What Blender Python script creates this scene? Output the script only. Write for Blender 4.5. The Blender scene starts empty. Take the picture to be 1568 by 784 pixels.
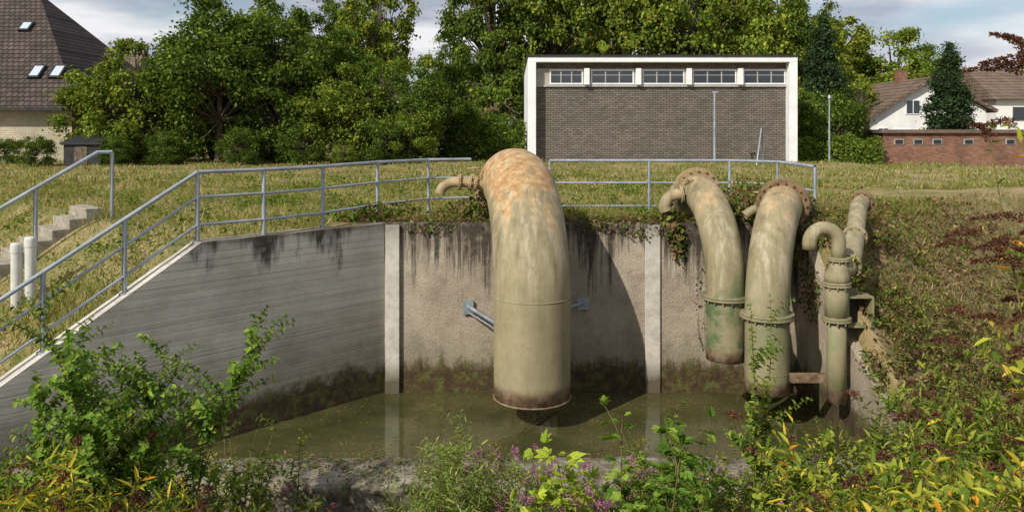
import bpy, bmesh, math, random
import numpy as np
from mathutils import Vector, Matrix
random.seed(7); rng=np.random.default_rng(7)
scene=bpy.context.scene
COL=scene.collection

# ------------------------------------------------------------------ helpers
def empty(name,loc=(0,0,0)):
    o=bpy.data.objects.new(name,None); o.location=loc; o.empty_display_size=.2
    COL.objects.link(o); return o
def link(name,me,mat=None,parent=None,smooth=False):
    o=bpy.data.objects.new(name,me); COL.objects.link(o)
    if mat and len(me.materials)==0: me.materials.append(mat)
    if parent: o.parent=parent
    if smooth: me.polygons.foreach_set('use_smooth',np.ones(len(me.polygons),dtype=bool))
    return o
def mesh_np(name,V,F,C=None):
    V=np.asarray(V,dtype=np.float32); F=np.asarray(F,dtype=np.int32)
    me=bpy.data.meshes.new(name); m,k=F.shape
    me.vertices.add(len(V)); me.vertices.foreach_set('co',V.ravel())
    me.loops.add(m*k); me.loops.foreach_set('vertex_index',F.ravel())
    me.polygons.add(m); me.polygons.foreach_set('loop_start',np.arange(0,m*k,k,dtype=np.int32))
    me.update(calc_edges=True)
    if C is not None:
        a=me.attributes.new('tint','FLOAT_COLOR','POINT')
        C4=np.ones((len(V),4),dtype=np.float32); C4[:,:3]=C; a.data.foreach_set('color',C4.ravel())
    return me
class Acc:
    def __init__(s): s.V=[];s.F=[];s.C=[];s.n=0
    def add(s,V,F,C=None):
        s.V.append(V); s.F.append(np.asarray(F)+s.n); s.n+=len(V)
        if C is not None: s.C.append(C)
    def mesh(s,name):
        return mesh_np(name,np.concatenate(s.V),np.concatenate(s.F),np.concatenate(s.C) if s.C else None)
def nz(a):
    return a/np.maximum(np.linalg.norm(a,axis=-1,keepdims=True),1e-9)
def tube(acc,path,rad,k=6,col=None):
    P=np.asarray(path,float); n=len(P); R=np.full(n,rad) if np.isscalar(rad) else np.asarray(rad,float)
    T=nz(np.gradient(P,axis=0)); a=np.array([1.,0,0]) if abs(T[0][0])<.8 else np.array([0,1.,0])
    N=a-T[0]*a.dot(T[0]); V=[]
    ang=np.arange(k)*2*math.pi/k+math.pi/k
    for i in range(n):
        N=N-T[i]*N.dot(T[i]); N/=np.linalg.norm(N); B=np.cross(T[i],N)
        V.append(P[i]+R[i]*(np.cos(ang)[:,None]*N+np.sin(ang)[:,None]*B))
    V=np.concatenate(V); F=[]
    for i in range(n-1):
        for j in range(k):
            F.append((i*k+j,i*k+(j+1)%k,(i+1)*k+(j+1)%k,(i+1)*k+j))
    acc.add(V,np.array(F),None if col is None else np.tile(np.array(col),(len(V),1)))
def poly(name,verts,faces,mat,parent=None):
    me=bpy.data.meshes.new(name); me.from_pydata([tuple(v) for v in verts],[],faces); me.update()
    bm=bmesh.new(); bm.from_mesh(me); bmesh.ops.recalc_face_normals(bm,faces=bm.faces); bm.to_mesh(me); bm.free()
    return link(name,me,mat,parent)
def box(name,x0,x1,y0,y1,z0,z1,mat,parent=None,bevel=0):
    v=[(x0,y0,z0),(x1,y0,z0),(x1,y1,z0),(x0,y1,z0),(x0,y0,z1),(x1,y0,z1),(x1,y1,z1),(x0,y1,z1)]
    f=[(0,3,2,1),(4,5,6,7),(0,1,5,4),(1,2,6,5),(2,3,7,6),(3,0,4,7)]
    o=poly(name,v,f,mat,parent)
    if bevel:
        b=o.modifiers.new('bevel','BEVEL'); b.width=bevel; b.segments=2
    return o
def prism(name,plan,ztop,zbot,mat,parent=None,bevel=0):
    n=len(plan); zt=ztop if hasattr(ztop,'__len__') else [ztop]*n
    v=[(p[0],p[1],zbot) for p in plan]+[(p[0],p[1],zt[i]) for i,p in enumerate(plan)]
    f=[tuple(range(n))[::-1],tuple(range(n,2*n))]+[(i,(i+1)%n,n+(i+1)%n,n+i) for i in range(n)]
    o=poly(name,v,f,mat,parent)
    if bevel:
        b=o.modifiers.new('bevel','BEVEL'); b.width=bevel; b.segments=2
    return o

# ------------------------------------------------------------------ node helpers
class NT:
    def __init__(s,name):
        s.m=bpy.data.materials.new(name); s.m.use_nodes=True; s.t=s.m.node_tree; s.t.nodes.clear()
        s.out=s.t.nodes.new('ShaderNodeOutputMaterial')
        s.pos=s.t.nodes.new('ShaderNodeNewGeometry').outputs['Position']
    def n(s,typ,**kw):
        nd=s.t.nodes.new(typ)
        for k,v in kw.items(): setattr(nd,k,v)
        return nd
    def lk(s,a,b): s.t.links.new(a,b)
    def setv(s,sock,v):
        if isinstance(v,bpy.types.NodeSocket): s.lk(v,sock)
        elif isinstance(v,(tuple,list)) and len(v)==3 and sock.type=='RGBA': sock.default_value=(*v,1)
        else: sock.default_value=v
    def math(s,op,a,b=0.,clamp=False):
        nd=s.n('ShaderNodeMath',operation=op,use_clamp=clamp); s.setv(nd.inputs[0],a); s.setv(nd.inputs[1],b); return nd.outputs[0]
    def noise(s,scale=5,detail=5,rough=.6,vec=None,dist=0):
        nd=s.n('ShaderNodeTexNoise'); s.lk(vec or s.pos,nd.inputs['Vector'])
        nd.inputs['Scale'].default_value=scale; nd.inputs['Detail'].default_value=min(detail,5); nd.inputs['Roughness'].default_value=rough; nd.inputs['Distortion'].default_value=dist
        return nd.outputs['Fac']
    def vor(s,scale=5,vec=None,out='Distance'):
        nd=s.n('ShaderNodeTexVoronoi'); s.lk(vec or s.pos,nd.inputs['Vector']); nd.inputs['Scale'].default_value=scale
        return nd.outputs[out]
    def mr(s,v,a,b,c=0.,d=1.):
        nd=s.n('ShaderNodeMapRange'); s.setv(nd.inputs[0],v)
        for i,x in enumerate((a,b,c,d)): nd.inputs[i+1].default_value=x
        return nd.outputs[0]
    def ramp(s,f,stops):
        nd=s.n('ShaderNodeValToRGB'); s.lk(f,nd.inputs[0]); e=nd.color_ramp.elements
        while len(e)<len(stops): e.new(.5)
        for i,(p,c) in enumerate(stops): e[i].position=p; e[i].color=(*c,1)
        return nd.outputs[0]
    def mix(s,f,a,b,mode='MIX'):
        nd=s.n('ShaderNodeMix',data_type='RGBA',blend_type=mode); s.setv(nd.inputs[0],f); s.setv(nd.inputs[6],a); s.setv(nd.inputs[7],b); return nd.outputs[2]
    def sep(s,v=None):
        nd=s.n('ShaderNodeSeparateXYZ'); s.lk(v or s.pos,nd.inputs[0]); return nd.outputs
    def comb(s,x,y,z=0.):
        nd=s.n('ShaderNodeCombineXYZ'); s.setv(nd.inputs[0],x); s.setv(nd.inputs[1],y); s.setv(nd.inputs[2],z); return nd.outputs[0]
    def bsdf(s,col,rough=.8,height=None,bstr=.3,bdist=.02,metal=0.,spec=.3):
        b=s.n('ShaderNodeBsdfPrincipled'); s.setv(b.inputs['Base Color'],col); s.setv(b.inputs['Roughness'],rough)
        b.inputs['Metallic'].default_value=metal; b.inputs['Specular IOR Level'].default_value=spec
        if height is not None:
            bp=s.n('ShaderNodeBump'); s.lk(height,bp.inputs['Height']); bp.inputs['Strength'].default_value=bstr; bp.inputs['Distance'].default_value=bdist
            s.lk(bp.outputs[0],b.inputs['Normal'])
        s.lk(b.outputs[0],s.out.inputs[0]); return b

def simple(name,c1,c2,scale=4,rough=.7,bstr=.2,bdist=.01,metal=0.,spec=.3):
    t=NT(name); n=t.noise(scale,5,.65); c=t.ramp(n,[(.35,c1),(.65,c2)])
    t.bsdf(c,rough,t.noise(scale*6,3),bstr,bdist,metal,spec); return t.m
def brick_mat(name,c1,c2,mortar,bw,bh,ms=.012,bstr=.5,vary=.35,slope=False):
    t=NT(name); s=t.sep(); u=t.math('ADD',s[0],s[1]) if not slope else s[0]
    v=t.comb(u,s[2])
    nd=t.n('ShaderNodeTexBrick'); t.lk(v,nd.inputs['Vector']); nd.inputs['Scale'].default_value=1
    nd.inputs['Color1'].default_value=(*c1,1); nd.inputs['Color2'].default_value=(*c2,1); nd.inputs['Mortar'].default_value=(*mortar,1)
    nd.inputs['Mortar Size'].default_value=ms; nd.inputs['Brick Width'].default_value=bw; nd.inputs['Row Height'].default_value=bh; nd.inputs['Bias'].default_value=0
    n=t.noise(.9,5,.7); k=t.mr(n,.3,.7,1-vary,1+vary)
    c=t.mix(1.,nd.outputs['Color'],t.comb(k,k,k),'MULTIPLY')
    h=t.math('SUBTRACT',1.,nd.outputs['Fac'])
    t.bsdf(c,.85,h,bstr,.02); return t.m

M={}
def leaf_material():
    t=NT('leaf'); a=t.n('ShaderNodeAttribute',attribute_name='tint'); c=a.outputs['Color']
    b=t.n('ShaderNodeBsdfDiffuse'); t.lk(c,b.inputs['Color'])
    tr=t.n('ShaderNodeBsdfTranslucent'); t.lk(t.mix(1.,c,(1.35,1.3,.55),'MULTIPLY'),tr.inputs['Color'])
    mx=t.n('ShaderNodeMixShader'); mx.inputs[0].default_value=.36; t.lk(b.outputs[0],mx.inputs[1]); t.lk(tr.outputs[0],mx.inputs[2]); t.lk(mx.outputs[0],t.out.inputs[0])
    return t.m
M['leaf']=leaf_material()
M['bark']=simple('bark',(.06,.045,.03),(.18,.15,.11),6,.9,.6,.03)
M['stem']=simple('stem',(.10,.09,.03),(.18,.13,.06),9,.7)
M['galv']=simple('galvanised_steel',(.24,.28,.32),(.40,.45,.50),3,.45,.05,.002,.35,.5)
M['white']=simple('white_paint',(.66,.68,.70),(.80,.81,.82),1.5,.6,.05)
M['render']=simple('white_render',(.66,.66,.64),(.78,.78,.76),1,.85,.1)
M['dark']=simple('dark_trim',(.015,.015,.017),(.035,.035,.04),3,.6)
M['grey']=simple('grey_panel',(.30,.31,.32),(.38,.39,.40),3,.6)
M['panel']=simple('beige_panel',(.30,.29,.26),(.38,.36,.32),3,.6)
M['steps']=simple('step_concrete',(.20,.18,.14),(.38,.35,.29),7,.95,.5,.02)
M['tube']=simple('pale_plastic',(.45,.45,.42),(.58,.58,.54),4,.6)
def glass():
    t=NT('window_glass'); t.bsdf((.02,.025,.03),.08,t.noise(.8,2),.05,.02,0.,.9); return t.m
M['glass']=glass()

def ground_mat():
    t=NT('grass_ground'); s=t.sep()
    n1=t.noise(.45,5,.7); n2=t.noise(2.2,5,.75); n3=t.noise(14,4,.8)
    f=t.math('ADD',t.math('MULTIPLY',n1,.45),t.math('ADD',t.math('MULTIPLY',n2,.3),t.math('MULTIPLY',n3,.25)))
    c=t.ramp(f,[(.39,(.09,.115,.028)),(.46,(.17,.165,.05)),(.51,(.28,.22,.10)),(.60,(.36,.28,.155))])
    right=t.math('MULTIPLY',t.mr(s[0],4.8,6.5),t.mr(s[1],19,13))
    soil=t.ramp(n2,[(.35,(.10,.065,.036)),(.5,(.20,.135,.076)),(.65,(.28,.22,.12))])
    c=t.mix(t.math('MULTIPLY',right,t.mr(n1,.3,.6,.6,1.)),c,soil)
    t.bsdf(c,.95,t.math('ADD',n3,n2),.8,.06); return t.m
M['ground']=ground_mat()

def concrete_wall(kind):
    t=NT('concrete_'+kind); s=t.sep()
    n1=t.noise(1.1,5,.7); n2=t.noise(6,5,.7); n3=t.noise(45,3,.7)
    if kind=='boarded':
        along=t.math('SUBTRACT',s[1],s[0])
        c=t.ramp(n1,[(.3,(.38,.36,.315)),(.5,(.50,.475,.42)),(.7,(.60,.57,.505))])
        rows=t.math('FLOOR',t.math('DIVIDE',s[2],.105)); rowv=t.noise(1,1,.5,t.comb(t.math('MULTIPLY',rows,3.7),t.math('MULTIPLY',along,.12)))
        c=t.mix(.6,c,t.ramp(rowv,[(.3,(.86,.86,.86)),(.7,(1.1,1.1,1.1))]),'MULTIPLY')
        fr=t.math('FRACT',t.math('DIVIDE',s[2],.105)); seam=t.mr(t.math('ABSOLUTE',t.math('SUBTRACT',fr,.5)),.44,.5)
        seam=t.math('MULTIPLY',seam,t.mr(t.noise(3,4,.7,t.comb(along,t.math('MULTIPLY',rows,2.3))),.42,.6))
        c=t.mix(t.math('MULTIPLY',seam,.3),c,(.15,.14,.12))
        streak=t.noise(1,5,.78,t.comb(t.math('MULTIPLY',along,1.6),t.math('MULTIPLY',s[2],8.)))
        c=t.mix(.4,c,t.ramp(streak,[(.33,(.66,.65,.63)),(.5,(1,1,1)),(.7,(1.2,1.2,1.2))]),'MULTIPLY')
        vs=t.noise(1,5,.7,t.comb(t.math('MULTIPLY',along,3.2),t.math('MULTIPLY',s[2],.25)))
        c=t.mix(.8,c,t.ramp(vs,[(.36,(.64,.62,.57)),(.5,(1,1,1)),(.66,(1.1,1.1,1.1))]),'MULTIPLY')
        hgt=t.math('ADD',t.math('MULTIPLY',seam,-.8),t.math('ADD',streak,t.math('MULTIPLY',n3,.35)))
    elif kind=='aggregate':
        v=t.vor(52); peb=t.ramp(v,[(.0,(.52,.45,.35)),(.45,(.32,.265,.20)),(.9,(.15,.12,.09))])
        c=t.mix(.38,t.ramp(n1,[(.3,(.27,.225,.175)),(.5,(.39,.335,.265)),(.72,(.52,.46,.37))]),peb)
        c=t.mix(t.mr(t.noise(2.6,5,.75),.50,.66,0.,.55),c,(.19,.16,.12))
        hgt=t.math('ADD',t.math('MULTIPLY',v,-.6),n3)
    else:
        c=t.ramp(n2,[(.3,(.12,.11,.08)),(.5,(.24,.215,.165)),(.72,(.36,.33,.27))]); hgt=t.math('ADD',n3,n2)
    along=t.math('ADD',s[0],t.math('MULTIPLY',s[1],-.6))
    st=t.noise(1,5,.72,t.comb(t.math('MULTIPLY',along,6.),t.math('MULTIPLY',s[2],.3)))
    bg=t.noise(1,3,.5,t.comb(t.math('MULTIPLY',along,.9),3.))
    if kind!='ledge':
        S=t.mr(st,.36,.66); Bg=t.mr(bg,.4,.62)
        agg=kind=='aggregate'
        amt=t.math('ADD',t.math('MULTIPLY',S,1.5 if agg else 1.25),t.math('MULTIPLY',Bg,.8 if agg else .7))
        depth=t.math('ADD',s[2],amt)      # drips run further down where the streak noise is high
        lo,hi=(.22,.85) if agg else (.78,1.25)
        topm=t.mr(depth,lo,hi)
        c=t.mix(t.math('MULTIPLY',topm,t.mr(n2,.28,.5,.4,.95)),c,(.042,.035,.026))
        if not agg:
            lip=t.mr(t.math('ADD',s[2],t.math('MULTIPLY',n2,.12)),.04,.075); c=t.mix(t.math('MULTIPLY',lip,.5),c,(.09,.065,.035))
        low=t.math('ADD',s[2],t.math('MULTIPLY',t.math('ADD',st,n2),-.6))
        c=t.mix(t.mr(low,-2.35,-3.1,0.,.6),c,(.11,.10,.055))
        lowm=t.mr(low,-2.86,-3.04)
        c=t.mix(t.math('MULTIPLY',lowm,.94),c,t.ramp(n2,[(.35,(.024,.018,.01)),(.5,(.065,.038,.016)),(.60,(.085,.10,.022))]))
    else:
        c=t.mix(t.mr(t.noise(2.5,5,.75),.44,.6,0.,.85),c,(.05,.04,.024))
        c=t.mix(t.mr(t.noise(4.,5,.75),.50,.64,0.,.75),c,(.08,.095,.025))
    t.bsdf(c,.93,hgt,.65,.02); return t.m
M['boarded']=concrete_wall('boarded'); M['aggregate']=concrete_wall('aggregate'); M['ledge']=concrete_wall('ledge')
def pilaster_mat():
    t=NT('patched_mortar'); s=t.sep(); n=t.noise(5,5,.7); c=t.ramp(n,[(.3,(.34,.32,.27)),(.6,(.52,.50,.45)),(.8,(.58,.56,.5))])
    low=t.mr(t.math('ADD',s[2],t.math('MULTIPLY',n,-.5)),-2.55,-2.9); c=t.mix(t.math('MULTIPLY',low,.9),c,(.06,.045,.02))
    up=t.mr(t.math('ADD',s[2],t.math('MULTIPLY',n,1.4)),.35,.75); c=t.mix(t.math('MULTIPLY',up,.6),c,(.08,.07,.05))
    t.bsdf(c,.9,t.noise(30,4),.5,.01); return t.m
M['mortar']=pilaster_mat()

def paint(name,rusttop,green,zlow):
    t=NT(name); s=t.sep()
    n1=t.noise(1.6,5,.65); n2=t.noise(7,5,.7); n3=t.noise(30,4,.7)
    c=t.ramp(n1,[(.3,(.205,.175,.10)),(.5,(.26,.225,.13)),(.7,(.315,.275,.165))])
    st=t.noise(1,5,.7,t.comb(t.math('MULTIPLY',s[0],6.),t.math('MULTIPLY',s[1],3.5),t.math('MULTIPLY',s[2],.7)))
    bend=t.mr(s[2],-1.3,-.2,.18,1.)
    c=t.mix(t.math('MULTIPLY',bend,t.mr(st,.5,.62,0.,.6)),c,(.46,.41,.30))
    c=t.mix(t.math('MULTIPLY',bend,t.mr(st,.46,.33,0.,.7)),c,(.13,.10,.05))
    c=t.mix(t.mr(n2,.56,.7,0.,.35),c,(.14,.105,.055))
    up=t.mr(s[2],-.75,1.05,-.12,.17)
    r=t.mr(t.math('ADD',up,t.math('ADD',t.math('MULTIPLY',n1,.35),t.math('MULTIPLY',st,.65))),.56,.65)
    rc=t.ramp(n2,[(.30,(.20,.09,.04)),(.46,(.38,.20,.07)),(.57,(.45,.32,.17)),(.68,(.48,.43,.32))])
    c=t.mix(t.math('MULTIPLY',r,rusttop),c,rc)
    spots=t.mr(n3,.64,.72); c=t.mix(t.math('MULTIPLY',spots,.6),c,(.11,.055,.025))
    if green:
        g=t.math('MULTIPLY',t.mr(s[2],.3,-1.2),t.mr(n1,.45,.58)); c=t.mix(t.math('MULTIPLY',g,green),c,(.055,.11,.04))
    lo=t.mr(t.math('ADD',s[2],t.math('MULTIPLY',n2,-.35)),zlow+.10,zlow+.02); c=t.mix(t.math('MULTIPLY',lo,.9),c,t.ramp(n2,[(.4,(.11,.055,.032)),(.6,(.26,.19,.13))]))
    t.bsdf(c,t.mr(n2,.3,.7,.5,.8),t.math('ADD',n2,t.math('MULTIPLY',n3,.4)),.3,.014,0.,.35); return t.m
M['pipe_big']=paint('khaki_paint_rusty',.85,0,-2.46)
M['pipe_mid']=paint('khaki_paint_algae',.5,.9,-1.98)
M['pipe_r']=paint('khaki_paint_worn',.5,.45,-2.3)
M['rust']=simple('rusted_steel',(.13,.07,.04),(.25,.18,.10),9,.85,.5,.01)

def water_mat():
    t=NT('water'); n=t.noise(.9,5,.65); n2=t.noise(22,3,.7)
    c=t.ramp(n,[(.35,(.040,.042,.016)),(.6,(.072,.070,.028)),(.75,(.10,.082,.032))])
    fl=t.math('MULTIPLY',t.mr(n2,.58,.64),t.mr(n,.42,.58))
    c=t.mix(t.math('MULTIPLY',fl,.7),c,(.17,.13,.04))
    rough=t.mr(fl,0.,1.,.05,.6)
    t.bsdf(c,rough,t.noise(5,3),.06,.02,0.,.5); return t.m
M['water']=water_mat()
M['hallbrick']=brick_mat('hall_cladding',(.128,.113,.095),(.20,.175,.145),(.05,.044,.036),.30,.10,.016,.6,.18)
M['redbrick']=brick_mat('red_brick',(.15,.065,.04),(.26,.12,.07),(.16,.13,.11),.24,.085,.010,.4,.35)
M['yellowbrick']=brick_mat('pale_brick',(.42,.37,.27),(.52,.47,.36),(.30,.27,.21),.26,.09,.012,.4,.15)
M['rooftile']=brick_mat('roof_tiles',(.055,.042,.036),(.10,.075,.062),(.015,.012,.011),.30,.24,.03,1.,.35,True)
M['rooftile2']=brick_mat('brown_roof_tiles',(.13,.09,.065),(.19,.135,.10),(.06,.045,.035),.4,.3,.03,.8,.3)

# ------------------------------------------------------------------ terrain
A=np.array([-2.2,13.5]); D=np.array([-.697,-.717]); Bc=np.array([-4.43,11.2])
def smooth(a,b,x):
    t=np.clip((x-a)/(b-a),0,1); return t*t*(3-2*t)
def wob(x,y):
    return .035*np.sin(x*1.3+np.sin(y*.9)*1.7)+.03*np.sin(y*1.7+x*.6)+.015*np.sin(x*4.1+y*3.3)
def H(x,y,basin=True):
    x=np.asarray(x,float); y=np.asarray(y,float)
    tl=(x+4.43)*-.70+(y-11.3)*-.72; tr=(x-6.)*.66-(y-13.6)*.75
    sl=np.where(tl>0,tl*.6,0); sr=np.where(tr>0,tr*.95,0)
    z=-np.maximum(sl*(x<0),sr*(x>0))
    mid=((x-A[0])*D[1]-(y-A[1])*D[0])
    inside=(mid*-1>-.13)&(y<13.62)&(x<5.03)
    w=wob(x,y)*(1+.5*smooth(18,30,y))
    z=np.maximum(z,-2.7)+w
    z=np.where(inside,-2.7+w*.5,z)
    if basin: z=np.where(inside&(y>9.15),-3.4,z)
    zn=np.minimum(0,-(y-1)*.5)+w
    z=np.maximum(z,zn)
    z=z-.9*smooth(38,43,y)*smooth(15,18,x)
    z=np.where((y>9.15)&inside&basin,-3.4,z)
    return z
def axis(lo,hi,step,far,g=1.25):
    a=list(np.arange(lo,hi+1e-6,step)); s=step
    while a[-1]<far: s*=g; a.append(a[-1]+s)
    s=step
    while a[0]>-far: s*=g; a.insert(0,a[0]-s)
    return np.array(a)
xs=axis(-12,12,.14,700); ys=axis(-2,24,.14,900)
X,Y=np.meshgrid(xs,ys); Z=H(X,Y)
V=np.stack([X.ravel(),Y.ravel(),Z.ravel()],1); nx=len(xs); ny=len(ys)
i,j=np.meshgrid(np.arange(nx-1),np.arange(ny-1)); b=(j*nx+i).ravel()
link('ground',mesh_np('ground',V,np.stack([b,b+1,b+nx+1,b+nx],1)),M['ground'],None,True)

# ------------------------------------------------------------------ basin
basin=empty('concrete_basin')
t_end=4.2; Pn=np.array([-.717,.697])*.3
E=Bc+D*t_end
prism('back_wall',[(-2.2,13.5),(5.2,13.5),(5.2,13.85),(-2.4,13.85)],.06,-3.5,M['aggregate'],basin,.02)
prism('side_wall',[A,A+Pn+np.array([.02,.09]),Bc+Pn,Bc],.055,-3.5,M['boarded'],basin)
prism('side_wall_falling',[Bc,Bc+Pn,E+Pn,E],[.055,.055,.055-.6*t_end,.055-.6*t_end],-3.5,M['boarded'],basin)
prism('right_wall',[(4.9,13.497),(5.2,13.497),(5.2,11.6),(5.2,9.62),(4.9,9.62),(4.9,11.6)],[.055,.055,-1.35,-2.3,-2.3,-1.35],-3.5,M['aggregate'],basin)
box('pilaster',-2.17,-1.93,13.42,13.499,-3.4,.03,M['mortar'],basin,.01)
box('pilaster_2',2.29,2.55,13.46,13.499,-3.4,.03,M['mortar'],basin,.01)
def rough_box(name,x0,x1,y0,y1,z0,z1,step,amp,mat,parent):
    bm=bmesh.new(); bmesh.ops.create_cube(bm,size=1)
    for v in bm.verts: v.co=Vector((x0 if v.co.x<0 else x1,y0 if v.co.y<0 else y1,z0 if v.co.z<0 else z1))
    for ax,(a,b2) in enumerate(((x0,x1),(y0,y1),(z0,z1))):
        n=int((b2-a)/step)
        for q in range(1,n):
            co=[0,0,0]; no=[0,0,0]; co[ax]=a+(b2-a)*q/n; no[ax]=1
            bmesh.ops.bisect_plane(bm,geom=bm.verts[:]+bm.edges[:]+bm.faces[:],plane_co=co,plane_no=no)
    from mathutils import noise
    for v in bm.verts:
        p=v.co*2.3; d=noise.noise_vector(p)*amp+noise.noise_vector(v.co*9)*amp*.5
        edge=(v.co.z>z1-1e-3)and(v.co.y<y0+1e-3 or v.co.y>y1-1e-3)
        v.co+=d
        if edge: v.co.z-=.03+abs(noise.noise(p*2))*.09
    me=bpy.data.meshes.new(name); bm.to_mesh(me); bm.free(); return link(name,me,mat,parent,True)
rough_box('front_sill',-6.9,4.9,8.75,9.6,-3.4,-2.3,.11,.028,M['ledge'],basin)
rough_box('lower_ledge',-6.9,5.1,8.05,8.74,-3.0,-2.62,.13,.03,M['ledge'],basin)
poly('water',[(-6.3,9.3,-2.85),(5,9.3,-2.85),(5,13.6,-2.85),(-2.2,13.6,-2.85),(-6.6,9.3,-2.85)],[(0,1,2,3,4)],M['water'])

# ------------------------------------------------------------------ pipes
def arc_path(base,zb,z0,plan_dir,rh,rv,deg,n=28,nv=6):
    d=np.array(plan_dir,float); d/=np.linalg.norm(d); P=[]
    for q in np.linspace(zb,z0,nv)[:-1]: P.append((base[0],base[1],q))
    for th in np.linspace(0,math.radians(deg),n):
        h=rh*(1-math.cos(th)); P.append((base[0]+d[0]*h,base[1]+d[1]*h,z0+rv*math.sin(th)))
    return np.array(P)
def pipe(name,path,r,mat,parent,k=48,solid=.02):
    a=Acc(); tube(a,path,r,k); me=a.mesh(name); o=link(name,me,mat,parent,True)
    if solid:
        s=o.modifiers.new('wall','SOLIDIFY'); s.thickness=solid; s.offset=1
    return o
def flange(name,c,ax,R,th,nb,mat,parent,br=.02):
    ax=Vector(ax).normalized(); q=ax.to_track_quat('Z','Y').to_matrix().to_4x4(); T=Matrix.Translation(Vector(c))@q
    bm=bmesh.new()
    bmesh.ops.create_cone(bm,cap_ends=True,segments=40,radius1=R,radius2=R,depth=th,matrix=T)
    for i in range(nb):
        a=2*math.pi*i/nb; m=T@Matrix.Translation((math.cos(a)*R*.89,math.sin(a)*R*.89,0))
        bmesh.ops.create_cone(bm,cap_ends=True,segments=6,radius1=br,radius2=br,depth=th*3.4,matrix=m)
    me=bpy.data.meshes.new(name); bm.to_mesh(me); bm.free()
    o=link(name,me,mat,parent); bv=o.modifiers.new('b','BEVEL'); bv.width=.005; bv.segments=1; return o
def double_flange(name,c,ax,R,nb,mat,parent,th=.035,br=.018):
    ax=Vector(ax).normalized(); c=Vector(c)
    flange(name+'_a',c-ax*th*.6,ax,R,th,nb,mat,parent,br); flange(name+'_b',c+ax*th*.6,ax,R*.985,th,0,mat,parent,br)
def curve(pts,n=24):
    pts=[Vector(p) for p in pts]; out=[]
    P=[pts[0]]+pts+[pts[-1]]
    for i in range(1,len(P)-2):
        for q in range(n):
            t=q/n; a,b2,c,d=P[i-1],P[i],P[i+1],P[i+2]
            out.append(.5*((2*b2)+(-a+c)*t+(2*a-5*b2+4*c-d)*t*t+(-a+3*b2-3*c+d)*t**3))
    out.append(pts[-1]); return np.array([tuple(v) for v in out])

big=empty('siphon_pipe')
pb=arc_path((.31,12.1),-2.46,-.9,(-.16,1),1.62,1.65,160)
pipe('bend',pb,.57,M['pipe_big'],big,64)
a=Acc(); th=np.linspace(0,2*math.pi,49); tube(a,np.stack([.31+.591*np.cos(th),12.1+.591*np.sin(th),np.full(49,-.9)],1),.008,6); link('weld_seam',a.mesh('weld_seam'),M['pipe_big'],big,True)
a=Acc(); tube(a,np.stack([.31+.592*np.cos(th),12.1+.592*np.sin(th),np.full(49,-2.44)],1),.014,8); link('rim',a.mesh('rim'),M['pipe_big'],big,True)
def valve_stub(parent,pts,r,mat,flanges,handwheel=None):
    c=curve(pts,10); pipe('stub_pipe',c,r,mat,parent,20,.008)
    for k2 in flanges:
        p=c[k2]; ax=c[min(k2+1,len(c)-1)]-c[max(k2-1,0)]; double_flange('stub_flange',p,ax,r*1.75,8,mat,parent,.02,.012)
    if handwheel:
        hc=Vector(handwheel); tt=np.linspace(0,2*math.pi,25); a=Acc()
        tube(a,np.stack([hc.x+.1*np.cos(tt),hc.y+.1*np.sin(tt),np.full(25,hc.z)],1),.012,6)
        tube(a,[(hc.x,hc.y,hc.z-.18),(hc.x,hc.y,hc.z+.03)],.014,6); tube(a,[(hc.x-.1,hc.y,hc.z),(hc.x+.1,hc.y,hc.z)],.009,5); tube(a,[(hc.x,hc.y-.1,hc.z),(hc.x,hc.y+.1,hc.z)],.009,5)
        tube(a,[(hc.x,hc.y,hc.z-.24),(hc.x,hc.y,hc.z-.10)],[.075,.05],10)
        link('hand_valve',a.mesh('hand_valve'),mat,parent,True)
valve_stub(big,[(-.35,13.5,.68),(-.62,13.5,.74),(-.85,13.5,.76),(-1.06,13.5,.75),(-1.2,13.48,.66),(-1.24,13.47,.56)],.08,M['pipe_mid'],[10,14,22],(-.66,13.5,1.0))
br=empty('pipe_bracket')
box('wall_plate',-.84,-.66,13.44,13.498,-1.5,-1.28,M['galv'],br); box('wall_plate_right',1.12,1.32,13.44,13.498,-1.42,-1.22,M['galv'],br)
a=Acc(); tube(a,[(-.75,13.43,-1.36),(-.2,12.35,-1.42)],.036,4); tube(a,[(-.75,13.43,-1.46),(-.2,12.45,-1.54)],.016,4); tube(a,[(.5,12.6,-1.31),(1.2,13.43,-1.31)],.03,4); link('brace',a.mesh('brace'),M['galv'],br)

p2=empty('medium_pipe'); c2=arc_path((3.36,12.3),-1.93,-.9,(-.07,1),1.55,1.48,150)
pipe('bend',c2,.285,M['pipe_mid'],p2,40)
double_flange('joint',(3.36,12.3,-.95),(0,0,1),.375,16,M['pipe_mid'],p2)
idx=5+16; double_flange('top_joint',c2[idx],c2[idx+1]-c2[idx-1],.42,16,M['pipe_mid'],p2,.04,.022)
a=Acc(); tt=np.linspace(0,2*math.pi,41); tube(a,np.stack([3.36+.298*np.cos(tt),12.3+.298*np.sin(tt),np.full(41,-1.66)],1),.012,6); link('weld_seam',a.mesh('weld_seam'),M['pipe_mid'],p2,True)
valve_stub(p2,[(3.2,13.5,.5),(3.0,13.5,.56),(2.86,13.5,.55),(2.7,13.48,.5),(2.62,13.46,.36),(2.64,13.45,.26)],.095,M['pipe_mid'],[8,16],(3.02,13.5,.80))

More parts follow.
